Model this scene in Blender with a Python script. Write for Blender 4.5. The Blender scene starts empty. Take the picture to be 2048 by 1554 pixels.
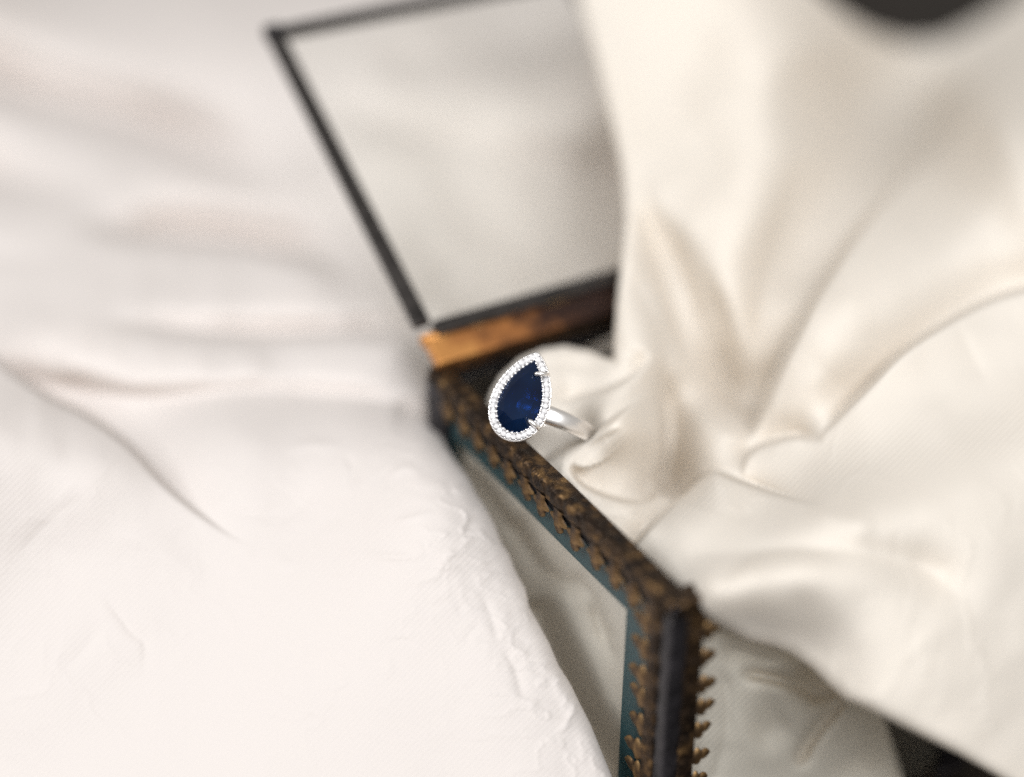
import bpy, bmesh, math, random
import numpy as np
from mathutils import Matrix, Vector

random.seed(7)
rng = np.random.default_rng(11)
scene = bpy.context.scene
col = scene.collection
MM = 0.001                                   # everything below is written in millimetres

# ------------------------------------------------------------------ camera
# box axes in camera space (x right, y down, z forward): world X = along the hinge,
# world Y = along the left rim away from the viewer, world Z = up.
FPX, W_PX, H_PX = 3400.0, 2048.0, 1554.0
U_ = np.array([0.511, 0.466, -0.722]); U_ /= np.linalg.norm(U_)
V_ = np.array([0.859, -0.272, 0.433]); V_ -= U_ * (U_ @ V_); V_ /= np.linalg.norm(V_)
Z_ = np.cross(U_, V_)
RM = np.stack([V_, -U_, Z_])                 # camera space -> world
Z0 = -28.0                                  # table level; the rim is at z = 50
BOX_H, BOX_L, BOX_W = 50.0, 87.0, 80.0       # box height, depth (Y), width (X)
CAM = np.array([-139.479, -177.833, 237.564])

def rays(px, py):
    px = np.asarray(px, float); py = np.asarray(py, float)
    return np.stack([(px - W_PX / 2) / FPX, (py - H_PX / 2) / FPX, np.ones_like(px)], -1)
def at(px, py, depth):                       # point seen at (px, py) at this distance, mm
    return rays(px, py) * np.asarray(depth, float)[..., None] @ RM.T + CAM
def c2w(v):                                  # camera-space direction -> world
    return RM @ np.asarray(v, float)

cam_data = bpy.data.cameras.new("camera")
cam = bpy.data.objects.new("camera", cam_data); col.objects.link(cam)
m = Matrix.Identity(4)
cx, cy, cz = c2w((1, 0, 0)), c2w((0, -1, 0)), c2w((0, 0, -1))
for i in range(3):
    m[i][0], m[i][1], m[i][2], m[i][3] = cx[i], cy[i], cz[i], CAM[i] * MM
cam.matrix_world = m
cam_data.sensor_width = 36.0
cam_data.lens = 36.0 * FPX / W_PX
cam_data.clip_start, cam_data.clip_end = 0.01, 20.0
cam_data.dof.use_dof = True
cam_data.dof.focus_distance = 0.321
cam_data.dof.aperture_fstop = 2.5
cam_data.dof.aperture_blades = 0
scene.camera = cam

# ------------------------------------------------------------------ light
world = bpy.data.worlds.new("World"); scene.world = world; world.use_nodes = True
bg = world.node_tree.nodes["Background"]
bg.inputs[0].default_value = (1.0, 0.955, 0.89, 1); bg.inputs[1].default_value = 0.43

def area(name, cam_pos, target_cam, size, power, color):
    d = bpy.data.lights.new(name, 'AREA'); d.shape = 'RECTANGLE'
    d.size, d.size_y = size[0] * MM, size[1] * MM; d.energy = power; d.color = color
    o = bpy.data.objects.new(name, d); col.objects.link(o)
    p = (RM @ np.array(cam_pos, float) + CAM) * MM; t = (RM @ np.array(target_cam, float) + CAM) * MM
    o.location = p
    o.rotation_euler = (Vector(t) - Vector(p)).to_track_quat('-Z', 'Y').to_euler()
    return o
area("window_light", (330, -440, -1400), (0, 0, 360), (900, 900), 31.0, (0.972, 0.985, 1.0))
area("fill_light", (-1190, -680, -660), (0, 0, 360), (720, 720), 13.0, (0.975, 0.985, 1.0))  # added fill from the upper left, no such source known

scene.view_settings.view_transform = 'Standard'
scene.view_settings.look = 'None'
scene.view_settings.exposure = 0.0
scene.view_settings.gamma = 1.0
scene.cycles.max_bounces = 14; scene.cycles.diffuse_bounces = 7
scene.cycles.transmission_bounces = 12; scene.cycles.transparent_max_bounces = 16
scene.cycles.glossy_bounces = 6
scene.cycles.caustics_reflective = False; scene.cycles.caustics_refractive = False
scene.cycles.use_denoising = False         # leave the fine grain, as on film

# ------------------------------------------------------------------ materials
def new_mat(name):
    mt = bpy.data.materials.new(name); mt.use_nodes = True
    nt = mt.node_tree; nt.nodes.clear()
    out = nt.nodes.new('ShaderNodeOutputMaterial')
    return mt, nt, out
def principled(nt, **kw):
    b = nt.nodes.new('ShaderNodeBsdfPrincipled')
    for k, v in kw.items(): b.inputs[k.replace('_', ' ')].default_value = v
    return b
def node(nt, typ, **kw):
    n = nt.nodes.new(typ)
    for k, v in kw.items(): setattr(n, k, v)
    return n
def ramp(nt, stops):
    r = nt.nodes.new('ShaderNodeValToRGB'); e = r.color_ramp.elements
    while len(e) < len(stops): e.new(0.5)
    for k, (p, c) in enumerate(stops): e[k].position = p; e[k].color = (*c, 1)
    return r

def mat_cloth(name, base, thin):
    mt, nt, out = new_mat(name)
    L = nt.links.new
    uv = node(nt, 'ShaderNodeUVMap'); uv.uv_map = 'weave'
    b = principled(nt, Base_Color=(*base, 1), Roughness=0.9, Sheen_Weight=0.03, Sheen_Roughness=0.6)
    b.inputs['Specular IOR Level'].default_value = 0.05
    w1 = node(nt, 'ShaderNodeTexWave', wave_type='BANDS', bands_direction='DIAGONAL')
    w1.inputs['Scale'].default_value = 0.45; w1.inputs['Distortion'].default_value = 0.8
    w1.inputs['Detail'].default_value = 1.0; w1.inputs['Detail Scale'].default_value = 0.3
    nz = node(nt, 'ShaderNodeTexNoise'); nz.inputs['Scale'].default_value = 1.7; nz.inputs['Detail'].default_value = 5.0
    mx = node(nt, 'ShaderNodeMath', operation='MULTIPLY_ADD'); mx.inputs[1].default_value = 0.55
    bp = node(nt, 'ShaderNodeBump'); bp.inputs['Strength'].default_value = 0.2; bp.inputs['Distance'].default_value = 0.0002
    L(uv.outputs[0], w1.inputs['Vector']); L(uv.outputs[0], nz.inputs['Vector'])
    L(w1.outputs['Fac'], mx.inputs[0]); L(nz.outputs['Fac'], mx.inputs[2])
    L(mx.outputs[0], bp.inputs['Height']); L(bp.outputs[0], b.inputs['Normal'])
    tr = node(nt, 'ShaderNodeBsdfTranslucent'); tr.inputs[0].default_value = (base[0], base[1] * 0.97, base[2] * 0.9, 1)
    ms = node(nt, 'ShaderNodeMixShader'); ms.inputs[0].default_value = thin
    L(b.outputs[0], ms.inputs[1]); L(tr.outputs[0], ms.inputs[2]); L(ms.outputs[0], out.inputs[0])
    return mt

def mat_metal(name, stops, rough=(0.3, 0.6), scale=900.0, metallic=0.85, bump=0.35):
    mt, nt, out = new_mat(name); L = nt.links.new
    tc = node(nt, 'ShaderNodeTexCoord')
    nz = node(nt, 'ShaderNodeTexNoise'); nz.inputs['Scale'].default_value = scale; nz.inputs['Detail'].default_value = 6.0
    nz.inputs['Roughness'].default_value = 0.62
    r = ramp(nt, stops); b = principled(nt, Metallic=metallic)
    mr = node(nt, 'ShaderNodeMapRange'); mr.inputs[3].default_value = rough[0]; mr.inputs[4].default_value = rough[1]
    bp = node(nt, 'ShaderNodeBump'); bp.inputs['Strength'].default_value = bump; bp.inputs['Distance'].default_value = 0.0003
    L(tc.outputs['Object'], nz.inputs['Vector']); L(nz.outputs['Fac'], r.inputs[0]); L(r.outputs[0], b.inputs['Base Color'])
    L(nz.outputs['Fac'], mr.inputs[0]); L(mr.outputs[0], b.inputs['Roughness'])
    L(nz.outputs['Fac'], bp.inputs['Height']); L(bp.outputs[0], b.inputs['Normal']); L(b.outputs[0], out.inputs[0])
    return mt

def add_edge_tone(mt, color, lo=0.515, hi=0.56):  # mixes a lighter brass tone in along convex edges
    nt = mt.node_tree; L = nt.links.new
    b = [n for n in nt.nodes if n.type == 'BSDF_PRINCIPLED'][0]; src = b.inputs['Base Color'].links[0].from_socket
    ge = node(nt, 'ShaderNodeNewGeometry'); mr = node(nt, 'ShaderNodeMapRange'); mr.inputs[1].default_value = lo; mr.inputs[2].default_value = hi
    mx = node(nt, 'ShaderNodeMix', data_type='RGBA'); mx.inputs[7].default_value = (*color, 1)
    L(ge.outputs['Pointiness'], mr.inputs[0]); L(mr.outputs[0], mx.inputs[0]); L(src, mx.inputs[6]); L(mx.outputs[2], b.inputs['Base Color'])

def mat_thin_glass(name, tint, ior=1.45, rough=0.02):
    mt, nt, out = new_mat(name); L = nt.links.new
    t = node(nt, 'ShaderNodeBsdfTransparent'); t.inputs[0].default_value = (*tint, 1)
    g = node(nt, 'ShaderNodeBsdfGlossy'); g.inputs['Roughness'].default_value = rough
    ge = node(nt, 'ShaderNodeNewGeometry'); dt = node(nt, 'ShaderNodeVectorMath', operation='DOT_PRODUCT')
    ab = node(nt, 'ShaderNodeMath', operation='ABSOLUTE'); om = node(nt, 'ShaderNodeMath', operation='SUBTRACT'); om.inputs[0].default_value = 1.0
    pw = node(nt, 'ShaderNodeMath', operation='POWER'); pw.inputs[1].default_value = 5.0
    f0 = ((ior - 1) / (ior + 1)) ** 2
    f = node(nt, 'ShaderNodeMath', operation='MULTIPLY_ADD'); f.inputs[1].default_value = 1 - f0; f.inputs[2].default_value = f0
    L(ge.outputs['Incoming'], dt.inputs[0]); L(ge.outputs['Normal'], dt.inputs[1]); L(dt.outputs['Value'], ab.inputs[0]); L(ab.outputs[0], om.inputs[1])
    L(om.outputs[0], pw.inputs[0]); L(pw.outputs[0], f.inputs[0])
    ms = node(nt, 'ShaderNodeMixShader')
    L(f.outputs[0], ms.inputs[0]); L(t.outputs[0], ms.inputs[1]); L(g.outputs[0], ms.inputs[2]); L(ms.outputs[0], out.inputs[0])
    return mt

M_CLOTH_L = mat_cloth("white_silk", (0.86, 0.802, 0.768), 0.27)
M_CLOTH_R = mat_cloth("ivory_silk", (0.86, 0.798, 0.72), 0.27)
M_TRIM = mat_metal("aged_brass_trim", [(0.30, (0.03, 0.02, 0.016)), (0.5, (0.10, 0.062, 0.036)), (0.64, (0.22, 0.13, 0.058)), (0.8, (0.42, 0.27, 0.12))], (0.34, 0.62), 420)
def mat_hinge():  # patina, plus the warm reflected glow at its left end put in the colour
    mt, nt, out = new_mat("patina_and_glow_brass"); L = nt.links.new
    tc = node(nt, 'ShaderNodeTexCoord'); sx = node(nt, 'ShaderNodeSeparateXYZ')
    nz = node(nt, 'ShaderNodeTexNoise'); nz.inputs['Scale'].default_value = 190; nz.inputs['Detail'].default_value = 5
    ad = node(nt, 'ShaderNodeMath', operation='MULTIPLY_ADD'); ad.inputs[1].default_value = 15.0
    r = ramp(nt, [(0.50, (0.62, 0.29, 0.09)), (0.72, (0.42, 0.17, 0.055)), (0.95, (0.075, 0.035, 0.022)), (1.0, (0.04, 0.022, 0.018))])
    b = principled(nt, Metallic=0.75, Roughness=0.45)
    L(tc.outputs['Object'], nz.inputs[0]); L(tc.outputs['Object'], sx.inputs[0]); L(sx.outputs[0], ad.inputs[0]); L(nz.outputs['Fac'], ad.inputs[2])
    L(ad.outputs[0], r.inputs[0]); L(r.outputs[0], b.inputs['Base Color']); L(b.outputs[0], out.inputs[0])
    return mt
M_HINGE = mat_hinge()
M_STRIP = mat_metal("dark_brass_strip", [(0.34, (0.018, 0.013, 0.011)), (0.5, (0.055, 0.035, 0.022)), (0.62, (0.17, 0.10, 0.045)), (0.76, (0.40, 0.25, 0.11))], (0.34, 0.62), 360)
add_edge_tone(M_TRIM, (0.30, 0.185, 0.08), 0.525, 0.58)
M_LEAD = mat_metal("dark_solder", [(0.35, (0.015, 0.014, 0.016)), (0.7, (0.06, 0.055, 0.062))], (0.3, 0.5), 420, 0.6, 0.25)
M_STEEL = mat_metal("grey_lead_came", [(0.3, (0.018, 0.016, 0.015)), (0.7, (0.06, 0.053, 0.05))], (0.35, 0.5), 300, 0.6, 0.15)
M_GLASS = mat_thin_glass("clear_glass", (0.985, 0.99, 0.985))
M_LIDGLASS = mat_thin_glass("lid_glass", (0.99, 0.992, 0.98), 1.35)

def mat_bevel():  # the dark reflection seen in the bevel is put into its teal colour
    mt, nt, out = new_mat("bevel_painted_reflection"); L = nt.links.new
    b = principled(nt, Base_Color=(0.035, 0.075, 0.085, 1), Roughness=0.15, IOR=1.5)
    t = node(nt, 'ShaderNodeBsdfTransparent'); t.inputs[0].default_value = (0.35, 0.55, 0.6, 1)
    ms = node(nt, 'ShaderNodeMixShader'); ms.inputs[0].default_value = 0.33
    L(b.outputs[0], ms.inputs[1]); L(t.outputs[0], ms.inputs[2]); L(ms.outputs[0], out.inputs[0])
    return mt
M_BEVEL = mat_bevel()

def mat_simple(name, **kw):
    mt, nt, out = new_mat(name); b = principled(nt, **kw); nt.links.new(b.outputs[0], out.inputs[0]); return mt
def mat_silver():
    mt, nt, out = new_mat("polished_white_gold"); L = nt.links.new
    tc = node(nt, 'ShaderNodeTexCoord'); nz = node(nt, 'ShaderNodeTexNoise'); nz.inputs['Scale'].default_value = 500
    mr = node(nt, 'ShaderNodeMapRange'); mr.inputs[3].default_value = 0.26; mr.inputs[4].default_value = 0.36
    b = principled(nt, Base_Color=(0.97, 0.95, 0.94, 1), Metallic=1.0)
    L(tc.outputs['Object'], nz.inputs[0]); L(nz.outputs['Fac'], mr.inputs[0]); L(mr.outputs[0], b.inputs['Roughness']); L(b.outputs[0], out.inputs[0])
    return mt
M_SILVER = mat_silver()

def mat_sapphire():
    mt, nt, out = new_mat("deep_blue_sapphire"); L = nt.links.new
    g = node(nt, 'ShaderNodeBsdfGlass'); g.inputs['IOR'].default_value = 1.76; g.inputs['Roughness'].default_value = 0.02
    tc = node(nt, 'ShaderNodeTexCoord'); nz = node(nt, 'ShaderNodeTexNoise'); nz.inputs['Scale'].default_value = 120
    r = ramp(nt, [(0.35, (0.03, 0.11, 0.32)), (0.7, (0.06, 0.20, 0.48))])
    L(tc.outputs['Object'], nz.inputs[0]); L(nz.outputs[0], r.inputs[0]); L(r.outputs[0], g.inputs[0])
    b = principled(nt, Base_Color=(0.006, 0.018, 0.06, 1), Roughness=0.06, IOR=1.76)
    r2 = ramp(nt, [(0.3, (0.001, 0.007, 0.038)), (0.72, (0.004, 0.028, 0.10))])
    L(nz.outputs[0], r2.inputs[0]); L(r2.outputs[0], b.inputs['Base Color'])
    ms = node(nt, 'ShaderNodeMixShader'); ms.inputs[0].default_value = 0.35
    L(g.outputs[0], ms.inputs[1]); L(b.outputs[0], ms.inputs[2]); L(ms.outputs[0], out.inputs[0])
    return mt
M_SAPPHIRE = mat_sapphire()

def mat_diamond():
    mt, nt, out = new_mat("white_diamond"); L = nt.links.new
    g = node(nt, 'ShaderNodeBsdfGlass'); g.inputs['IOR'].default_value = 2.1; g.inputs['Roughness'].default_value = 0.03
    gl = node(nt, 'ShaderNodeBsdfGlossy'); gl.inputs['Roughness'].default_value = 0.08; gl.inputs[0].default_value = (0.97, 0.96, 0.97, 1)
    df = node(nt, 'ShaderNodeBsdfDiffuse'); df.inputs[0].default_value = (0.95, 0.94, 0.95, 1)
    a = node(nt, 'ShaderNodeMixShader'); a.inputs[0].default_value = 0.55
    c = node(nt, 'ShaderNodeMixShader'); c.inputs[0].default_value = 0.66
    L(g.outputs[0], a.inputs[1]); L(gl.outputs[0], a.inputs[2]); L(a.outputs[0], c.inputs[1]); L(df.outputs[0], c.inputs[2]); L(c.outputs[0], out.inputs[0])
    return mt
M_DIAMOND = mat_diamond()

def mat_wood():
    mt, nt, out = new_mat("dark_walnut"); L = nt.links.new
    tc = node(nt, 'ShaderNodeTexCoord'); mp = node(nt, 'ShaderNodeMapping'); mp.inputs['Scale'].default_value = (4, 40, 4)
    nz = node(nt, 'ShaderNodeTexNoise'); nz.inputs['Scale'].default_value = 6; nz.inputs['Detail'].default_value = 8
    r = ramp(nt, [(0.3, (0.006, 0.005, 0.004)), (0.7, (0.022, 0.015, 0.011))])
    b = principled(nt, Roughness=0.55, Specular_IOR_Level=0.2)
    L(tc.outputs['Object'], mp.inputs[0]); L(mp.outputs[0], nz.inputs[0]); L(nz.outputs[0], r.inputs[0]); L(r.outputs[0], b.inputs['Base Color']); L(b.outputs[0], out.inputs[0])
    return mt
M_WOOD = mat_wood()

# ------------------------------------------------------------------ mesh helpers
def link_mesh(name, verts, faces, mat, parent=None, smooth=False, scale=MM):
    me = bpy.data.meshes.new(name)
    me.from_pydata([tuple(float(c) * scale for c in v) for v in verts], [], faces)
    me.materials.append(mat)
    if smooth: me.polygons.foreach_set('use_smooth', [True] * len(me.polygons))
    me.update()
    o = bpy.data.objects.new(name, me); col.objects.link(o)
    if parent: o.parent = parent
    return o
def from_bm(name, bm, mat, parent=None, smooth=False):
    bmesh.ops.recalc_face_normals(bm, faces=bm.faces)
    bmesh.ops.scale(bm, vec=(MM, MM, MM), verts=bm.verts)
    me = bpy.data.meshes.new(name); bm.to_mesh(me); bm.free(); me.materials.append(mat)
    if smooth: me.polygons.foreach_set('use_smooth', [True] * len(me.polygons))
    o = bpy.data.objects.new(name, me); col.objects.link(o)
    if parent: o.parent = parent
    return o
def bm_box(bm, lo, hi, bev=0.0):
    r = bmesh.ops.create_cube(bm, size=1.0); vs = r['verts']
    for v in vs:
        v.co = Vector([(lo[k] + hi[k]) / 2 + v.co[k] * (hi[k] - lo[k]) for k in range(3)])
    if bev:
        es = {e for v in vs for e in v.link_edges}
        bmesh.ops.bevel(bm, geom=list(es), offset=bev, segments=2, affect='EDGES', profile=0.6)
def box_obj(name, lo, hi, mat, parent=None, bev=0.0):
    bm = bmesh.new(); bm_box(bm, lo, hi, bev); return from_bm(name, bm, mat, parent, smooth=False)
def empty(name, loc):
    o = bpy.data.objects.new(name, None); o.empty_display_size = 0.01; o.location = [c * MM for c in loc]; col.objects.link(o); return o
def tag(o, label=None, cat=None, kind=None, group=None):
    if label: o['label'] = label
    if cat: o['category'] = cat
    if kind: o['kind'] = kind
    if group: o['group'] = group
    return o

# ------------------------------------------------------------------ table
tbl = box_obj("tabletop", (-1400, -1200, Z0 - 30), (1800, 2200, Z0 - 0.6), M_WOOD)
tag(tbl, kind="structure", label="dark wooden tabletop showing in the gaps between the cloths")

# ------------------------------------------------------------------ cloth machinery
def tps(points, X, Y):
    p = np.array(points, float); n = len(p)
    P = p[:, :2] / 1000.0; v = p[:, 2]
    def k(r2): return np.where(r2 > 0, r2 * np.log(np.maximum(r2, 1e-12)), 0.0)
    K = k(((P[:, None] - P[None]) ** 2).sum(-1)) + np.eye(n) * 2e-4
    A = np.zeros((n + 3, n + 3)); A[:n, :n] = K; A[:n, n] = 1; A[:n, n + 1:] = P; A[n, :n] = 1; A[n + 1:, :n] = P.T
    w = np.linalg.solve(A, np.concatenate([v, [0, 0, 0]]))
    x, y = X / 1000.0, Y / 1000.0
    out = w[n] + w[n + 1] * x + w[n + 2] * y
    for i in range(n): out = out + w[i] * k((x - P[i, 0]) ** 2 + (y - P[i, 1]) ** 2)
    return out

def smooth_poly(pts, per=8):                 # Catmull-Rom through the points
    p = np.array(pts, float)
    q = np.vstack([2 * p[0] - p[1], p, 2 * p[-1] - p[-2]]); out = []
    for i in range(1, len(q) - 2):
        for t in np.linspace(0, 1, per, endpoint=False):
            a, b, c, d = q[i - 1], q[i], q[i + 1], q[i + 2]
            out.append(0.5 * (2 * b + (c - a) * t + (2 * a - 5 * b + 4 * c - d) * t * t + (3 * b - a - 3 * c + d) * t ** 3))
    out.append(p[-1]); return np.array(out)

def dist_poly(X, Y, poly):                   # distance, position along (0..1), side (+1 = right hand of travel on screen)
    best = np.full(X.shape, 1e18); T = np.zeros(X.shape); S = np.ones(X.shape)
    seg = np.linalg.norm(np.diff(poly, axis=0), axis=1); tot = seg.sum(); acc = 0.0
    for i in range(len(poly) - 1):
        a, b = poly[i], poly[i + 1]; d = b - a; l2 = max(d @ d, 1e-9)
        ux, uy = X - a[0], Y - a[1]
        t = np.clip((ux * d[0] + uy * d[1]) / l2, 0, 1)
        r2 = (ux - t * d[0]) ** 2 + (uy - t * d[1]) ** 2
        k = r2 < best
        best = np.where(k, r2, best); T = np.where(k, (acc + t * seg[i]) / tot, T)
        S = np.where(k, np.where(d[0] * uy - d[1] * ux >= 0, 1.0, -1.0), S)
        acc += seg[i]
    return np.sqrt(best), T, S

def taper(t, a, b):                          # fade in over a, out over b (fractions of the length)
    r = np.ones_like(t)
    if a > 0: x = np.clip(t / a, 0, 1); r = r * x * x * (3 - 2 * x)
    if b > 0: x = np.clip((1 - t) / b, 0, 1); r = r * x * x * (3 - 2 * x)
    return r

def crease(X, Y, pts, amp, wl, wr, ends=(0.2, 0.2), p=1.5, per=8):
    """push the cloth back by amp along a line, falling off over wl / wr pixels on its left / right hand"""
    poly = smooth_poly(pts, per)
    m_ = 4.5 * max(wl, wr)
    x0, y0 = poly.min(0) - m_; x1, y1 = poly.max(0) + m_
    sel = (X > x0) & (X < x1) & (Y > y0) & (Y < y1)
    out = np.zeros(X.shape)
    if not sel.any(): return out
    r, t, s = dist_poly(X[sel], Y[sel], poly)
    w = np.where(s > 0, wr, wl)
    out[sel] = amp * taper(t, *ends) * np.exp(-(r / w) ** p)
    return out

def vnoise(X, Y, seed):
    g = np.random.default_rng(seed).random((256, 256))
    xi, yi = np.floor(X).astype(int), np.floor(Y).astype(int); fx, fy = X - xi, Y - yi
    fx = fx ** 3 * (fx * (fx * 6 - 15) + 10); fy = fy ** 3 * (fy * (fy * 6 - 15) + 10)
    a, b = g[xi % 256, yi % 256], g[(xi + 1) % 256, yi % 256]; c, d = g[xi % 256, (yi + 1) % 256], g[(xi + 1) % 256, (yi + 1) % 256]
    return (a * (1 - fx) + b * fx) * (1 - fy) + (c * (1 - fx) + d * fx) * fy - 0.5
def fbm(X, Y, sc, seed, octs=4):
    o = np.zeros(X.shape); a = 1.0
    for k in range(octs): o += a * vnoise(X / sc + 31.7 * k, Y / sc + 17.3 * k, seed + k); sc /= 2.03; a *= 0.5
    return o
def crinkles(X, Y, n, region, ang, amp, wid, length, seed, spread=0.5):
    """short shallow press-creases scattered over a region"""
    r = np.random.default_rng(seed); out = np.zeros(X.shape)
    for _ in range(n):
        cx_, cy_ = r.uniform(region[0], region[2]), r.uniform(region[1], region[3])
        a = ang + r.normal(0, spread); l = length * r.uniform(0.5, 1.5); bend = r.normal(0, 0.25) * l
        d = np.array([math.cos(a), math.sin(a)]); nn = np.array([-d[1], d[0]])
        pts = [np.array([cx_, cy_]) - d * l / 2, np.array([cx_, cy_]) + nn * bend, np.array([cx_, cy_]) + d * l / 2]
        s = r.choice([-1, 1]) * amp * r.uniform(0.4, 1.3); w = wid * r.uniform(0.6, 1.5)
        out += crease(X, Y, pts, s, w, w * r.uniform(0.6, 2.2), (0.4, 0.4), 1.6, 5)
    return out

def sheet(x0, x1, y0, y1, step, depth_fn, outline, roll=26.0, roll_mm=2.6, open_edges=()):
    """a cloth sheet: depth_fn gives its distance, outline (closed) its edge, where it rolls under into a hem"""
    xs = np.arange(x0, x1 + step, step); ys = np.arange(y0, y1 + step, step)
    X, Y = np.meshgrid(xs, ys)
    poly = np.array(outline, float)
    closed = np.vstack([poly, poly[:1]])
    r, t, s = dist_poly(X, Y, closed)
    # inside test by crossing count
    ins = np.zeros(X.shape, bool)
    for i in range(len(closed) - 1):
        (ax, ay), (bx, by) = closed[i], closed[i + 1]
        if ay == by: continue
        c = ((ay > Y) != (by > Y)) & (X < (bx - ax) * (Y - ay) / (by - ay) + ax)
        ins ^= c
    sd = np.where(ins, r, -r)
    gy, gx = np.gradient(sd, step); gl = np.maximum(np.hypot(gx, gy), 1e-6); gx, gy = gx / gl, gy / gl
    back = np.minimum(sd, 0)                  # beyond the edge: fold back under itself
    PX, PY = X - 2.0 * back * gx, Y - 2.0 * back * gy
    PX = np.where(sd < 0, X + (-sd) * gx * 1.6, X); PY = np.where(sd < 0, Y + (-sd) * gy * 1.6, Y)
    D = depth_fn(X, Y)
    q = np.clip(1 - sd / roll, 0, 1)
    D = D + np.where(sd >= 0, roll_mm * (1 - np.sqrt(np.clip(1 - q ** 2.4, 0, 1))), roll_mm + np.minimum(-sd * 0.22, 5.0))
    P = at(PX, PY, D)
    keep = sd > -14
    ny, nx = X.shape
    idx = -np.ones(ny * nx, int); k = keep.ravel(); idx[k] = np.arange(k.sum())
    a = np.arange(ny * nx).reshape(ny, nx)
    q4 = np.stack([a[:-1, :-1], a[1:, :-1], a[1:, 1:], a[:-1, 1:]], -1).reshape(-1, 4)
    q4 = q4[k[q4].all(1)]
    return P.reshape(-1, 3)[k], idx[q4], np.stack([X.ravel()[k], Y.ravel()[k]], -1)

def cloth_object(name, parts, mat):
    vs, fs, uv, off = [], [], [], 0
    for v, f, u in parts:
        vs.append(v); fs.append(f + off); uv.append(u); off += len(v)
    v = np.vstack(vs) * MM; f = np.vstack(fs); u = np.vstack(uv) * 0.1
    me = bpy.data.meshes.new(name)
    me.vertices.add(len(v)); me.vertices.foreach_set('co', v.astype(np.float32).ravel())
    me.loops.add(len(f) * 4); me.loops.foreach_set('vertex_index', f.astype(np.int32).ravel())
    me.polygons.add(len(f)); me.polygons.foreach_set('loop_start', np.arange(0, len(f) * 4, 4, dtype=np.int32))
    me.update(calc_edges=True)
    me.polygons.foreach_set('use_smooth', np.ones(len(f), bool))
    l = me.uv_layers.new(name='weave'); l.data.foreach_set('uv', u[f.ravel()].astype(np.float32).ravel())
    me.materials.append(mat); me.update()
    o = bpy.data.objects.new(name, me); col.objects.link(o); return o

def on_level(pts):                            # control points given by their height z
    out = []
    for px, py, z in pts:
        r = rays(px, py) @ RM.T; out.append((px, py, float((z - CAM[2]) / r[2])))
    return out

# ---------------- left cloth: from the far background round the left side of the box
LEFT_CTRL = [(-100, -60, 560), (25, 30, 540), (400, 30, 530), (800, 30, 506), (1240, 30, 494), (1400, 30, 494),
    (25, 300, 470), (300, 300, 462), (600, 300, 455), (900, 300, 452), (1240, 300, 450), (1400, 400, 448),
    (25, 470, 424), (300, 470, 420), (600, 490, 413), (900, 500, 428), (1240, 560, 440), (1400, 700, 430),
    (-60, 600, 400), (25, 600, 394), (300, 600, 390), (600, 630, 384), (800, 690, 376), (950, 690, 405), (1240, 760, 415),
    (25, 680, 364), (300, 720, 366), (600, 730, 370), (800, 770, 368), (880, 800, 369),
    (300, 850, 347), (500, 860, 347), (700, 860, 347), (850, 850, 349),
    (-60, 800, 338), (60, 840, 336), (200, 920, 332), (100, 1100, 329), (-60, 1400, 322), (100, 1400, 320), (300, 1250, 324),
    (400, 1100, 331), (470, 990, 336), (600, 1000, 338), (600, 1200, 325), (600, 1500, 315), (300, 1640, 312),
    (760, 950, 336), (900, 1000, 331), (1000, 1130, 329), (1100, 1300, 323), (1200, 1500, 318), (900, 1300, 318), (900, 1640, 311), (1260, 1640, 316)]
LEFT_CTRL += on_level([(-520, -200, 10), (200, -220, 10), (900, -220, 10), (1600, -220, 10), (-520, 300, 14), (-520, 620, 30), (-560, 1000, 34), (-560, 1500, 8), (-560, 2000, -16), (300, 2000, -8), (900, 2000, -10), (1400, 2000, -20)])
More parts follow.
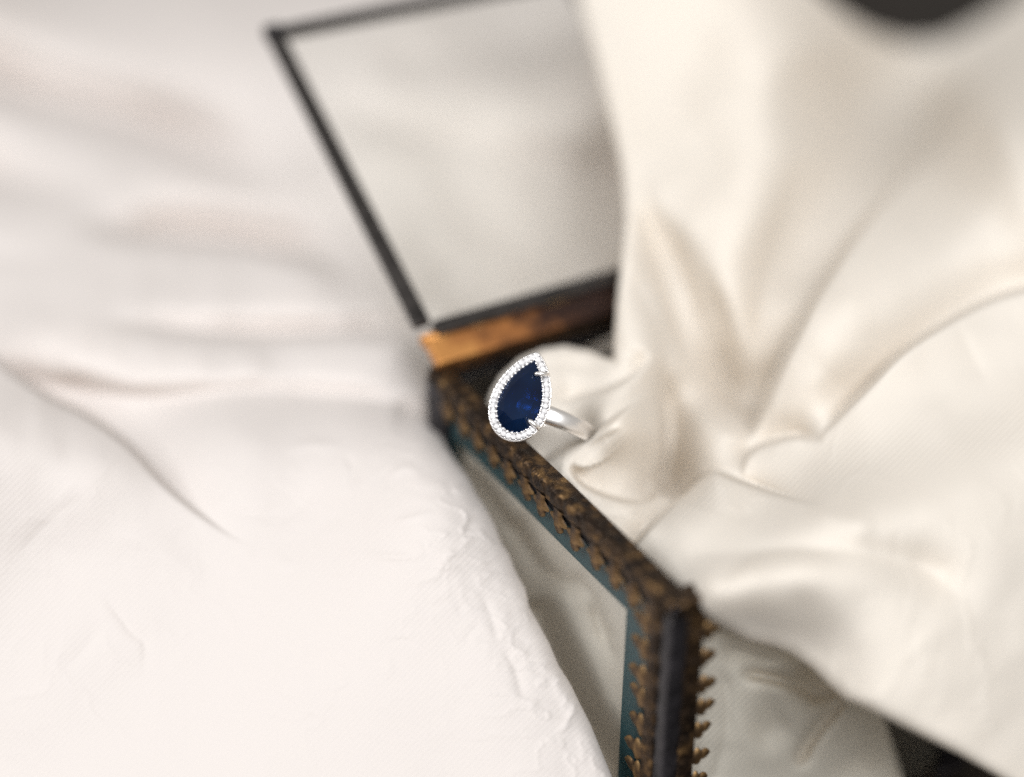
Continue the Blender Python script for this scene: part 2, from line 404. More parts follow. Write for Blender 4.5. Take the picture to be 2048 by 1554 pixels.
def left_depth(X, Y):
    D = tps(LEFT_CTRL, X, Y)
    c = lambda *a, **k: crease(X, Y, *a, **k)
    D += c([(-560, 560), (-260, 620), (-60, 690), (10, 728), (100, 787), (180, 827), (260, 885), (330, 960), (400, 1022), (470, 1072), (520, 1095)], 27, 88, 6, (0.0, 0.5))
    D += c([(-560, 560), (-260, 620), (-60, 690), (10, 728), (100, 787), (180, 827), (260, 885), (330, 960), (400, 1022), (480, 1078)], 1.6, 10, 34, (0.0, 0.4))
    D += c([(-560, 660), (-260, 700), (-40, 735), (130, 776), (300, 797), (480, 782), (650, 787), (760, 800), (880, 822)], 8.5, 26, 85, (0.0, 0.0))
    D += c([(780, 812), (840, 826), (900, 850)], 5, 14, 30, (0.3, 0.0))
    D += c([(120, 440), (260, 462), (400, 466), (520, 482), (640, 512), (720, 566)], 30, 55, 18, (0.35, 0.3))
    D += c([(160, 640), (300, 648), (450, 660), (620, 660), (840, 648)], 10.0, 26, 20, (0.35, 0.0))
    D += c([(-560, 470), (-260, 480), (-60, 505), (60, 520), (200, 505)], 5, 40, 25, (0.0, 0.4))
    D += c([(-560, 40), (-260, 80), (-60, 130), (120, 190), (300, 240), (480, 330), (600, 420)], 40, 60, 45, (0.0, 0.3))
    D += c([(-560, 280), (-260, 300), (-60, 330), (100, 370), (250, 380)], 25, 50, 40, (0.0, 0.4))
    D += c([(560, 190), (680, 215), (850, 262), (1050, 312), (1260, 362)], 9, 60, 55, (0.3, 0.0))
    D += c([(700, 90), (900, 110), (1150, 60)], 14, 60, 60, (0.3, 0.2))
    # the sharply seen near part
    D += c([(505, 1150), (520, 1090), (560, 1042), (605, 1010), (640, 960)], 0.45, 22, 10, (0.3, 0.3))
    D += c([(430, 1010), (520, 1030), (580, 1015)], 0.5, 9, 12, (0.4, 0.4))
    D += c([(560, 905), (620, 888), (700, 893)], -0.7, 9, 14, (0.4, 0.4))
    D += c([(690, 900), (705, 940), (700, 985)], 0.6, 12, 7, (0.4, 0.4))
    D += c([(770, 960), (810, 935), (850, 950)], -0.6, 10, 10, (0.4, 0.4))
    D += c([(780, 1045), (830, 1035), (870, 1020)], -0.5, 7, 9, (0.4, 0.4))
    D += c([(720, 1105), (790, 1115), (850, 1110)], -0.45, 7, 9, (0.4, 0.4))
    D += c([(860, 1130), (900, 1135), (925, 1130)], -0.5, 6, 8, (0.4, 0.4))
    D += c([(25, 1130), (80, 1060), (140, 1010), (190, 980)], 0.35, 12, 22, (0.3, 0.4))
    D += c([(100, 1350), (150, 1320), (200, 1260), (230, 1230)], 0.45, 22, 14, (0.4, 0.4))
    D += c([(200, 1180), (260, 1260), (290, 1290), (285, 1370)], 0.6, 18, 10, (0.3, 0.4))
    D += c([(200, 1060), (300, 1090), (420, 1180)], -0.8, 40, 30, (0.4, 0.4))
    D += c([(1000, 1290), (1030, 1340), (1050, 1420)], 0.6, 16, 9, (0.3, 0.4))
    D += c([(960, 1180), (985, 1240), (1000, 1300)], 0.5, 12, 9, (0.3, 0.4))
    D += c([(930, 1080), (945, 1040), (985, 1030)], 0.6, 8, 10, (0.3, 0.4))
    rg = lambda sc, sd, ax=1.0, ay=1.0: 1 - 2 * np.abs(fbm(X * ax + 0.35 * Y + 40 * vnoise(X / 160, Y / 160, sd + 50), Y * ay - 0.35 * X + 40 * vnoise(X / 150, Y / 150, sd + 60), sc, sd, 3))
    near = 1 / (1 + np.exp(-(Y - 880 + 0.12 * (X - 500)) / 50.0))
    edge = np.exp(-((X - (880 + 0.53 * (Y - 900))) / 130.0) ** 2) * (Y > 840)
    D += near * (fbm(X, Y, 330, 3, 2) * 3.0 + fbm(X, Y, 90, 5, 2) * 0.16)
    D += near * edge * (fbm(X * 0.75 + Y * 0.3, Y * 1.6 - X * 0.5, 40, 9, 2) * 0.32)
    patch = np.clip(vnoise(X / 170, Y / 170, 71) * 3.0 + 0.55, 0, 1)
    D -= near * (0.22 + 1.0 * edge) * patch * 0.85 * np.clip(rg(120, 77), 0, 1) ** 7
    D -= near * (0.10 + 0.9 * edge) * 0.58 * np.clip(rg(62, 87, 0.7, 1.3), 0, 1) ** 8 * (1 - 0.5 * patch)
    D += near * crinkles(X, Y, 46, (30, 980, 1000, 1540), -0.9, 0.10, 10, 100, 21, 0.7)
    D += near * crinkles(X, Y, 34, (800, 900, 1060, 1300), -0.2, 0.16, 7, 50, 23, 0.7)
    D += (1 - near) * fbm(X, Y, 240, 13, 3) * 6.0
    return D
LEFT_EDGE = [(-560, -220), (1600, -220), (1600, 660), (1000, 720), (905, 760), (868, 806), (876, 850), (893, 893), (915, 925), (936, 952), (952, 985),
    (975, 1020), (990, 1048), (1004, 1085), (1020, 1110), (1032, 1142), (1052, 1178), (1060, 1215), (1080, 1250), (1100, 1287), (1118, 1330),
    (1142, 1368), (1160, 1405), (1183, 1450), (1203, 1500), (1232, 1570), (1262, 1650), (1400, 2000), (-560, 2000)]
left_cloth = cloth_object("silk_cloth", [sheet(-564, 1604, -224, 2004, 4, left_depth, LEFT_EDGE, 34, 4.0)], M_CLOTH_L)
tag(left_cloth, "white crumpled silk cloth heaped along the left of the glass box and behind its lid", "cloth")

# ---------------- right cloth: hung over the open lid, tucked into the box and spilling over its front
RIGHT_CTRL = [(1120, -60, 410), (1190, 60, 403), (1240, 260, 388), (1260, 430, 368), (1245, 560, 358), (1240, 660, 350),
    (1400, -60, 404), (1400, 100, 396), (1400, 300, 380), (1400, 500, 357), (1400, 700, 350), (1560, -60, 428), (1620, 100, 410), (1530, 60, 396), (1530, 300, 371), (1520, 450, 357), (1620, 300, 386),
    (1600, 500, 358), (1665, 420, 376), (1560, 700, 340), (1500, 860, 342), (1720, 200, 480), (1850, 220, 500), (1760, 420, 380), (1700, 600, 337), (1640, 760, 332), (1600, 850, 336),
    (1990, 60, 535), (2100, -60, 550), (2000, 250, 396), (2000, 450, 358), (1900, 560, 347), (2110, 600, 345), (1800, 800, 331), (1950, 800, 332), (2110, 760, 332),
    (1620, 920, 329), (1750, 940, 316), (1560, 920, 330), (1950, 960, 309), (2110, 880, 318), (1330, 960, 343), (1320, 800, 346),
    (1430, 950, 322), (1350, 1030, 314), (1300, 1070, 313), (1500, 1030, 309), (1650, 1030, 299), (1850, 1020, 300), (1980, 960, 310), (2110, 1000, 313),
    (1380, 1130, 298), (1420, 1175, 287), (1500, 1140, 283), (1600, 1110, 284), (1720, 1070, 289), (1500, 1250, 295), (1600, 1200, 289), (1600, 1310, 301), (1750, 1200, 290), (1750, 1380, 292), (1900, 1150, 297), (1900, 1280, 295), (1900, 1480, 293), (2110, 1200, 307), (2110, 1400, 306), (2110, 1620, 303),
    (1280, 730, 340), (1180, 780, 341), (1100, 740, 349), (1000, 760, 352), (1180, 710, 352), (960, 850, 345), (1090, 850, 343), (1150, 840, 340), (1210, 835, 325), (1250, 860, 323), (1140, 915, 328), (1070, 915, 335), (1220, 930, 331),
    (1180, 990, 325), (1260, 1030, 319), (1100, 960, 330), (1200, 1060, 321), (1290, 1130, 312), (1000, 900, 340)]
RIGHT_CTRL += [(1060, -220, 420), (1300, -220, 418), (2620, 100, 500), (2620, 450, 410), (2620, 900, 345)] + on_level([(2620, 1400, 8), (2620, 1890, -16), (2250, 1700, 0)])
def right_depth(X, Y):
    D = tps(RIGHT_CTRL, X, Y)
    c = lambda *a, **k: crease(X, Y, *a, **k)
    D += c([(1290, 380), (1340, 480), (1400, 650), (1462, 790), (1498, 850)], 15, 40, 52, (0.35, 0.2))
    D += c([(1240, 520), (1290, 600), (1330, 690), (1345, 760)], 2.2, 22, 30, (0.3, 0.2))
    D += c([(1490, 890), (1525, 800), (1560, 722), (1600, 640), (1640, 568), (1720, 450), (1820, 330), (1880, 240)], 25, 105, 6, (0.12, 0.5), p=1.35)
    D += c([(1490, 890), (1560, 722), (1640, 568), (1720, 450)], 1.2, 8, 40, (0.2, 0.4))
    D += c([(1560, 640), (1590, 500), (1650, 380), (1720, 250), (1700, 150)], 7, 70, 80, (0.2, 0.3))
    D += c([(1625, 885), (1680, 822), (1740, 762), (1800, 702), (1890, 642), (1990, 590), (2100, 560), (2350, 500)], 13, 85, 6, (0.15, 0.3))
    D += c([(1625, 885), (1680, 822), (1740, 762), (1800, 702), (1890, 642)], 1.0, 8, 45, (0.2, 0.3))
    D += c([(1478, 960), (1486, 915), (1510, 890), (1555, 874), (1600, 867), (1650, 882)], 9, 44, 6, (0.3, 0.25))
    D += c([(1478, 960), (1486, 915), (1510, 890), (1555, 874), (1600, 867), (1650, 882)], 1.0, 8, 26, (0.3, 0.25))
    D += c([(1250, 1104), (1290, 1058), (1340, 1008), (1398, 957), (1430, 940), (1480, 957), (1560, 986), (1650, 1010)], 13, 46, 5, (0.12, 0.35))
    D += c([(1290, 1058), (1340, 1008), (1398, 957), (1430, 940), (1480, 957), (1560, 986), (1640, 1005)], 1.8, 8, 30, (0.1, 0.3))
    D += c([(1300, 1112), (1420, 1108), (1560, 1102), (1700, 1098), (1820, 1122), (1890, 1165), (1960, 1240)], 8.0, 62, 60, (0.3, 0.25))
    D += c([(1420, 1200), (1470, 1130), (1530, 1100), (1620, 1096), (1720, 1120)], 1.6, 26, 16, (0.3, 0.4))
    D += c([(1610, 1010), (1680, 1040), (1760, 1046)], -1.5, 30, 26, (0.3, 0.3))
    D += c([(1262, 300), (1300, 450), (1350, 620), (1392, 770)], 8.5, 26, 42, (0.4, 0.3))
    D += c([(1400, 520), (1440, 650), (1478, 790)], 6.0, 22, 30, (0.4, 0.3))
    D += c([(1640, 260), (1585, 400), (1535, 560), (1505, 740)], 6, 60, 34, (0.4, 0.3))
    D += c([(1322, 705), (1332, 780), (1340, 860), (1334, 930), (1312, 992)], 17, 52, 14, (0.5, 0.1))
    D += c([(1312, 992), (1336, 925), (1342, 850), (1334, 770), (1320, 700)], 2.0, 40, 12, (0.1, 0.2))
    D += c([(1095, 810), (1150, 792), (1210, 775), (1265, 745), (1300, 700)], 5.5, 38, 6, (0.25, 0.15))
    D += c([(1060, 940), (1090, 915), (1120, 897), (1165, 872), (1205, 848), (1260, 806), (1300, 776)], 6.0, 40, 6, (0.1, 0.3))
    D += c([(1130, 960), (1170, 905), (1220, 872), (1285, 842)], 1.1, 8, 16, (0.2, 0.4))
    D += c([(1150, 925), (1150, 945), (1172, 968), (1215, 988), (1270, 1000), (1318, 992)], 7.0, 46, 5, (0.15, 0.1))
    D += c([(1120, 955), (1140, 975), (1150, 1000)], 1.0, 8, 8, (0.3, 0.3))
    D += c([(1290, 995), (1302, 950), (1305, 900), (1300, 850)], 2.5, 24, 12, (0.1, 0.5))
    D += c([(1195, 1025), (1240, 1030), (1310, 1028)], 0.5, 7, 7, (0.3, 0.3))
    D += c([(985, 820), (1020, 765), (1080, 735), (1150, 728), (1225, 745)], 1.5, 20, 20, (0.2, 0.2))
    D += c([(1810, 1330), (1830, 1300), (1860, 1270)], -0.35, 10, 14, (0.3, 0.4))
    D += c([(1660, 1215), (1760, 1200), (1900, 1260)], 0.9, 60, 60, (0.3, 0.3))
    D += c([(1900, 620), (1960, 740), (1990, 800)], 0.7, 14, 26, (0.4, 0.4))
    D += c([(1400, 1235), (1440, 1258), (1490, 1275)], 0.8, 10, 8, (0.2, 0.4))
    soft = 1 / (1 + np.exp(-(Y - 760) / 60.0))
    D += fbm(X, Y, 260, 33, 3) * (2.4 + 2.0 * (1 - soft))
    D += soft * fbm(X, Y, 80, 37, 2) * 0.12
    rg = lambda sc, sd, ax=1.0, ay=1.0: 1 - 2 * np.abs(fbm(X * ax + 0.35 * Y + 40 * vnoise(X / 160, Y / 160, sd + 50), Y * ay - 0.35 * X + 40 * vnoise(X / 150, Y / 150, sd + 60), sc, sd, 3))
    patch = np.clip(vnoise(X / 190, Y / 190, 171) * 3.0 + 0.4, 0, 1)
    D -= soft * patch * 0.35 * np.clip(rg(140, 177, 1.5, 0.7), 0, 1) ** 7
    D += soft * crinkles(X, Y, 26, (1700, 800, 2040, 1450), -1.1, 0.12, 9, 80, 51, 0.4)
    D += soft * crinkles(X, Y, 16, (1380, 1020, 1750, 1330), -0.5, 0.10, 10, 90, 53, 0.7)
    return D
RIGHT_EDGE = [(1060, -220), (1110, -90), (1150, -10), (1190, 120), (1222, 245), (1243, 350), (1250, 440), (1240, 540), (1232, 610), (1226, 690), (1228, 722), (1180, 702), (1130, 691),
    (1085, 697), (1040, 716), (1000, 752), (978, 790), (965, 830), (975, 862), (1010, 890), (1060, 940), (1160, 1040), (1260, 1135), (1340, 1208), (1385, 1222),
    (1420, 1243), (1462, 1266), (1500, 1284), (1540, 1293), (1580, 1308), (1622, 1336), (1660, 1372), (1690, 1398), (1740, 1420), (1800, 1450), (1860, 1480), (1920, 1510), (2000, 1556), (2120, 1625), (2620, 1890),
    (2620, -220), (2250, -140), (2080, -50), (2020, 5), (1950, 50), (1880, 84), (1810, 86), (1740, 62), (1680, 20), (1620, -30), (1560, -90), (1490, -220)]

# ---------------- the cloth lining the inside of the box, seen through the glass
def inner_plane_depth(X, Y):                 # distance to just inside the left and front panes
    r = rays(X, Y) @ RM.T
    tx = (3.2 - CAM[0]) / r[..., 0]; ty = (4.5 - CAM[1]) / r[..., 1]
    tz = (Z0 + 4.0 - CAM[2]) / r[..., 2]
    k = 2.5
    d = k * np.logaddexp(tx / k, ty / k)
    return -3.0 * np.logaddexp(-d / 3.0, -tz / 3.0)
def inner_depth(X, Y):
    D = inner_plane_depth(X, Y)
    c = lambda *a, **k: crease(X, Y, *a, **k)
    D += c([(1010, 1030), (1050, 1085), (1080, 1130), (1120, 1160), (1180, 1180)], 7, 30, 24, (0.2, 0.3))
    D += c([(1110, 1040), (1150, 1100), (1165, 1170)], -2, 20, 20, (0.3, 0.3))
    D += c([(1140, 1140), (1190, 1200), (1215, 1260), (1235, 1290)], 3, 10, 26, (0.2, 0.2))
    D += c([(1060, 1190), (1110, 1320), (1170, 1440), (1220, 1540)], 9, 26, 26, (0.1, 0.0))
    D += c([(930, 930), (990, 1010), (1030, 1080)], 4, 20, 20, (0.3, 0.3))
    D -= c([(1120, 1150), (1150, 1250), (1200, 1360), (1230, 1480)], 1.6, 26, 26, (0.3, 0.3))
    D += c([(1180, 1190), (1205, 1260), (1240, 1340)], 3, 12, 20, (0.3, 0.3))
    D += c([(1430, 1290), (1500, 1310), (1570, 1330)], 3, 14, 24, (0.3, 0.3))
    D += c([(1475, 1345), (1540, 1355), (1590, 1370), (1640, 1400)], 6, 14, 12, (0.2, 0.1))
    D += c([(1490, 1480), (1540, 1455), (1590, 1430)], 4, 50, 40, (0.4, 0.4), p=2.0)
    D += c([(1600, 1325), (1640, 1365), (1680, 1420)], 12, 30, 34, (0.3, 0.4), p=2.0)
    D += c([(1590, 1540), (1620, 1480), (1660, 1430), (1700, 1400)], 7, 12, 12, (0.2, 0.2))
    D += c([(1440, 1330), (1455, 1400), (1450, 1480), (1430, 1550)], 1.5, 16, 12, (0.2, 0.0))
    D += fbm(X, Y, 140, 63, 3) * 2.0
    return D
INNER_EDGE = [(880, 850), (960, 860), (1340, 1200), (1400, 1190), (1700, 1260), (1760, 1400), (1830, 1640), (1000, 1640), (870, 960)]
right_cloth = cloth_object("silk_cloth", [
    sheet(948, 2624, -224, 1896, 4, right_depth, RIGHT_EDGE, 30, 3.2),
    sheet(860, 2004, 840, 1644, 5, inner_depth, INNER_EDGE, 12, 1.0)], M_CLOTH_R)
tag(right_cloth, "ivory silk cloth hung over the open lid, lining the box and spilling over its front", "cloth")

# ------------------------------------------------------------------ the glass box
box = empty("jewelry_box", (0, 0, 0))
tag(box, "small glass jewelry box with dark leafy metal edging and its lid open", "box")
H, BL, BW = BOX_H, BOX_L, BOX_W
T = 2.0
def panel(axis_lo, axis_hi, mat=M_GLASS, label=None):
    o = box_obj("glass_panel", axis_lo, axis_hi, mat, box)
    if label: o['label'] = label
    return o
def thin_panel(corners, normal, mat, parent, name="glass_panel", th=0.9):
    n = np.array(normal, float); a = [np.array(c, float) for c in corners]; b = [p + n * th for p in a]
    f = [(0, 1, 2, 3), (7, 6, 5, 4)] + [(i, i + 4, (i + 1) % 4 + 4, (i + 1) % 4) for i in range(4)]
    return link_mesh(name, a + b, f, mat, parent)
def bevel_ring(name, lo, hi, wlo, whi, put, parent):
    """sloped glass border round a pane; lo/hi outer rectangle in pane axes, wlo/whi its widths"""
    (a0, b0), (a1, b1) = lo, hi; (wa0, wb0), (wa1, wb1) = wlo, whi
    o = [(a0, b0), (a1, b0), (a1, b1), (a0, b1)]
    i = [(a0 + wa0, b0 + wb0), (a1 - wa1, b0 + wb0), (a1 - wa1, b1 - wb1), (a0 + wa0, b1 - wb1)]
    vs = [put(p, q, 0.0) for p, q in o] + [put(p, q, 0.7) for p, q in i] + [put(p, q, -0.9) for p, q in o] + [put(p, q, -0.15) for p, q in i]
    f = []
    for k in range(4):
        j = (k + 1) % 4
        f += [(k, j, 4 + j, 4 + k), (8 + k, 12 + k, 12 + j, 8 + j), (4 + k, 4 + j, 12 + j, 12 + k), (k, 8 + k, 8 + j, j)]
    return link_mesh(name, vs, f, M_BEVEL, parent)
# left pane (X = 0), front pane (Y = 0), right, back, floor
LI = (15.0, 12.0); LH = (8.0, 12.0)
pl = thin_panel([(0.4, 15, Z0 + 12), (0.4, BL - 8, Z0 + 12), (0.4, BL - 8, H - 12), (0.4, 15, H - 12)], (1, 0, 0), M_GLASS, box)
bevel_ring("bevel", (0.6, Z0 + 0.6), (BL - 0.6, H - 0.6), (14.4, 11.4), (7.4, 11.4), lambda p, q, d: (1.3 - d, p, q), pl)
thin_panel([(2, 0.4, Z0 + 2), (BW - 2, 0.4, Z0 + 2), (BW - 2, 0.4, H - 2), (2, 0.4, H - 2)], (0, 1, 0), M_GLASS, box)
thin_panel([(BW - 1.3, 2, Z0 + 2), (BW - 1.3, BL - 2, Z0 + 2), (BW - 1.3, BL - 2, H - 2), (BW - 1.3, 2, H - 2)], (1, 0, 0), M_GLASS, box)
thin_panel([(2, BL - 1.3, Z0 + 2), (BW - 2, BL - 1.3, Z0 + 2), (BW - 2, BL - 1.3, H - 2), (2, BL - 1.3, H - 2)], (0, 1, 0), M_GLASS, box)
thin_panel([(2, 2, Z0 + .6), (BW - 2, 2, Z0 + .6), (BW - 2, BL - 2, Z0 + .6), (2, BL - 2, Z0 + .6)], (0, 0, 1), M_GLASS, box, "floor_panel")

# leaf of the edging: stem, two side lobes, rounded tip; raised midrib
def leaf_mesh(length, width, seed):
    r = random.Random(seed)
    half = [(0.0, 0.34), (0.12, 0.22), (0.24, 0.20), (0.34, 0.36), (0.44, 0.49), (0.52, 0.50), (0.58, 0.38), (0.63, 0.25), (0.72, 0.28), (0.82, 0.27), (0.93, 0.17), (1.0, 0.0)]
    half = [(a, b * (1 + r.uniform(-0.07, 0.07))) for a, b in half]
    n = len(half); vs = []; fs = []
    for k, (a, b) in enumerate(half):
        y = a * length; w = b * width
        dome = 0.35 * math.sin(math.pi * min(1, 0.25 + a * 0.75))
        vs += [(y, -w, -0.05), (y, -w * 0.93, 0.22), (y, -w * 0.45, 0.34 + dome * 0.6), (y, 0, 0.26 + dome * 0.8), (y, w * 0.45, 0.34 + dome * 0.6), (y, w * 0.93, 0.22), (y, w, -0.05)]
    for k in range(n - 1):
        for j in range(6):
            a = k * 7 + j; fs.append((a, a + 7, a + 8, a + 1))
    me = bpy.data.meshes.new("leaf"); me.from_pydata([tuple(c * MM for c in v) for v in vs], [], fs); me.materials.append(M_TRIM)
    me.polygons.foreach_set('use_smooth', [True] * len(me.polygons)); me.update(); return me
LEAVES = [leaf_mesh(5.9, 5.7, s) for s in (1, 2, 3, 4)]
LONG_LEAVES = [leaf_mesh(7.4, 5.2, s) for s in (5, 6, 7)]
SMALL_LEAVES = [leaf_mesh(5.4, 4.5, s) for s in (8, 9, 10)]
def put_leaf(origin, along, side, normal, parent, jitter, kinds=None):
    a, s, n = Vector(along).normalized(), Vector(side).normalized(), Vector(normal).normalized()
    o = bpy.data.objects.new("leaf", random.choice(kinds or LEAVES)); col.objects.link(o); o.parent = parent
    mt = Matrix.Identity(4)
    for i in range(3): mt[i][0], mt[i][1], mt[i][2], mt[i][3] = a[i], s[i], n[i], origin[i] * MM
    o.matrix_local = mt @ Matrix.Rotation(random.uniform(-jitter, jitter), 4, 'Z') @ Matrix.Rotation(random.uniform(-0.02, 0.10), 4, 'Y')
    return o

# embossed strip: swept L profile with a leaf-scroll relief
def strip_mesh(name, length, put, parent, leg=3.0, top=3.2, pitch=6.2, phase=0.0, mat=None):
    nx = int(length / 0.22); prof = []
    # profile parameter: from inner edge over the top, round the corner, down the face -> (h inward, v down, normal)
    m_ = 7
    for k in range(m_): prof.append((top * (1 - k / (m_ - 1)), -0.6, (0, 1)))
    for k in range(1, 4):
        a = math.pi / 2 * k / 4; prof.append((-0.7 * math.sin(a), -0.6 + 0.5 * (1 - math.cos(a)), (math.sin(a), math.cos(a))))
    for k in range(12): prof.append((-0.7, -0.1 + (leg + 0.1) * k / 11, (1, 0)))
    vs, fs = [], []; npf = len(prof)
    L_ = np.cumsum([0] + [math.hypot(prof[i + 1][0] - prof[i][0], prof[i + 1][1] - prof[i][1]) for i in range(npf - 1)])
    for i in range(nx + 1):
        x = length * i / nx; u = (x + phase) / pitch
        for k, (h, v, (nh, nv)) in enumerate(prof):
            w = L_[k] / L_[-1]
            # slanting acanthus blades and a scroll line
            sl = (u * 2 + 1.1 * w + 0.12 * math.sin(6.28 * u)) % 1.0
            blade = max(0.0, 1 - abs(sl - 0.5) * 3.0) ** 0.8
            vein = 0.22 * math.sin(2 * math.pi * (u * 7 + 2.5 * w))
            scroll = math.exp(-((w - 0.55 - 0.22 * math.sin(6.2832 * u)) / 0.10) ** 2)
            uu = (u + 0.35 * w) % 1.0; lf = max(0.0, 1 - ((uu - 0.5) / 0.42) ** 2 - ((w - 0.62) / 0.40) ** 2)
            rib = 0.5 + 0.5 * math.sin(2 * math.pi * (u * 9 - 3.2 * w))
            hgt = 0.55 * lf ** 0.6 * (0.72 + 0.28 * rib) + 0.16 * blade * math.sin(math.pi * min(1, w * 1.15)) + 0.14 * scroll + 0.05 * vein + 0.05 * math.sin(13 * x + 9 * w)
            if k in (0, npf - 1): hgt = 0
            vs.append(put(x, h - nh * hgt, v - nv * hgt))
    for i in range(nx):
        for k in range(npf - 1):
            a = i * npf + k; fs.append((a, a + 1, a + npf + 1, a + npf))
    return link_mesh(name, vs, fs, mat or M_STRIP, parent, smooth=True)

# rims: outward normal n, run direction, leaves hang down
def rim(name, length, origin, run, outward, leaves=True, label=None):
    O, r_, n_ = np.array(origin, float), np.array(run, float), np.array(outward, float)
    s = strip_mesh(name, length, lambda x, h, v: O + r_ * x - n_ * h + np.array([0, 0, -v]), box, phase=random.uniform(0, 3))
    # soldered foil behind the leaves; its dark also paints shadow in the gaps
    b0 = O + r_ * 0.5 - n_ * 0.05; b1 = O + r_ * (length - 0.5) - n_ * 0.05
    link_mesh("solder_shade_strip", [b0 + (0, 0, -0.4), b1 + (0, 0, -0.4), b1 + (0, 0, -5.2), b0 + (0, 0, -5.2),
                               b0 - n_ * 2.6 + (0, 0, -0.4), b1 - n_ * 2.6 + (0, 0, -0.4)], [(0, 1, 2, 3), (0, 4, 5, 1)], M_LEAD, s)
    if leaves:
        k = 0
        x = 5.6
        while x < length - 3:
            put_leaf(O + r_ * x + n_ * 0.62 + np.array([0, 0, -2.6]), (0, 0, -1), tuple(r_), tuple(n_), s, 0.10)
            x += 6.2
    return s
rim("rim_strip", BL, (0, 0, H), (0, 1, 0), (-1, 0, 0))
rim("rim_strip", BW, (0, 0, H), (1, 0, 0), (0, -1, 0))
rim("rim_strip", BL, (BW, 0, H), (0, 1, 0), (1, 0, 0), leaves=False)
rim("rim_strip", BW, (0, BL, H), (1, 0, 0), (0, 1, 0), leaves=False)

def corner(origin, d1, d2, leaves):
    """upright corner: rounded dark solder bead with a leafy strip folded along each side; d1/d2 run along the two panes"""
    O, a, b = np.array(origin, float), np.array(d1, float), np.array(d2, float)
    bm_v, fs = [], []
    # cross-section in (a, b): wraps the outside of the corner
    sec = [(6.0, -0.35), (4.0, -0.75), (2.2, -1.0), (0.6, -1.35), (-0.55, -1.25), (-1.1, -0.9), (-1.25, -0.55), (-1.35, 0.6), (-1.0, 2.2), (-0.75, 4.0), (-0.35, 6.0), (0.6, 6.0), (0.6, 0.6), (6.0, 0.6)]
    ns = len(sec); nz = 40
    for k in range(nz + 1):
        z = Z0 + (H - Z0 - 1.2) * k / nz; wob = 0.16 * math.sin(k * 1.9) + 0.1 * math.sin(k * 4.3 + 1)
        for i, (p, q) in enumerate(sec):
            g = 1 + (wob * 0.25 if 2 <= i <= 8 else 0)
            v = O + a * p * g + b * q * g; bm_v.append((v[0], v[1], z))
    for k in range(nz):
        for i in range(ns):
            j = (i + 1) % ns; fs.append((k * ns + i, k * ns + j, (k + 1) * ns + j, (k + 1) * ns + i))
    fs.append(tuple(range(ns))); fs.append(tuple(nz * ns + i for i in reversed(range(ns))))
    o = link_mesh("corner_post", bm_v, fs, M_LEAD, box, smooth=True)
    if leaves:
        zz = np.array([0, 0, 1.0])
        for p_, q_ in ((a, b), (b, a)):
            strip_mesh("edging_strip", H - Z0 - 2.4, lambda x, h, v: O + zz * (Z0 + 0.8 + x) + p_ * (h - 0.55) + q_ * (v + 2.6), o, leg=3.0, top=0.9, phase=random.uniform(0, 4))
        z = H - 8.2
        while z > Z0 + 1.5:
            put_leaf(O + a * 4.2 - b * 0.8 + np.array([0, 0, z]), tuple(a + np.array([0, 0, 0.12])), (0, 0, 1), tuple(-b), o, 0.14, SMALL_LEAVES)
            put_leaf(O + b * 3.4 - a * 0.95 + np.array([0, 0, z - 0.6]), tuple(b + np.array([0, 0, 0.05])), (0, 0, 1), tuple(-a), o, 0.12, LONG_LEAVES)
            z -= 6.0
    return o
corner((0, 0, 0), (1, 0, 0), (0, 1, 0), True)
corner((0, BL, 0), (1, 0, 0), (0, -1, 0), False)
corner((BW, 0, 0), (-1, 0, 0), (0, 1, 0), False)
corner((BW, BL, 0), (-1, 0, 0), (0, -1, 0), False)

# lid, opened well past upright on the hinge along the back rim
LD = np.array([0, 72.0, 43.2]); LLEN = 84.0; LD /= np.linalg.norm(LD)
LN = np.cross(np.array([1.0, 0, 0]), LD)     # up-facing normal of the opened lid (its inner side)
LO = np.array([0, 90.6, 55.5])
def lidp(x, l, n): return LO + np.array([x, 0, 0]) + LD * l + LN * n
lid = thin_panel([lidp(2, 2, 0), lidp(BW - 2, 2, 0), lidp(BW - 2, LLEN - 2, 0), lidp(2, LLEN - 2, 0)], LN, M_LIDGLASS, box, "lid", 1.0)
lid['label'] = "open clear glass lid in a thin dark metal frame"
def lid_bar(x0, x1, l0, l1, mat, name="frame_bar", th=2.2, bev=0.5):
    bm = bmesh.new(); bm_box(bm, (x0, l0, -th / 2 + 0.5), (x1, l1, th / 2 + 0.5), bev)
    for v in bm.verts:
        v.co = Vector(lidp(*v.co))
    return from_bm(name, bm, mat, lid, False)
lid_bar(-0.8, 3.0, 3.2, LLEN - 2.6, M_STEEL); lid_bar(BW - 2.5, BW + 0.4, 3.2, LLEN - 2.6, M_STEEL)
lid_bar(2.6, BW - 2.6, LLEN - 2.6, LLEN + 0.4, M_STEEL)
lid_bar(-0.9, 3.2, LLEN - 2.5, LLEN + 0.9, M_LEAD, "corner_cap", 2.8); lid_bar(BW - 3.2, BW + 0.9, LLEN - 2.5, LLEN + 0.9, M_LEAD, "corner_cap", 2.8)
lid_bar(3.0, BW - 1.0, -0.2, 3.1, M_STEEL, th=3.4)

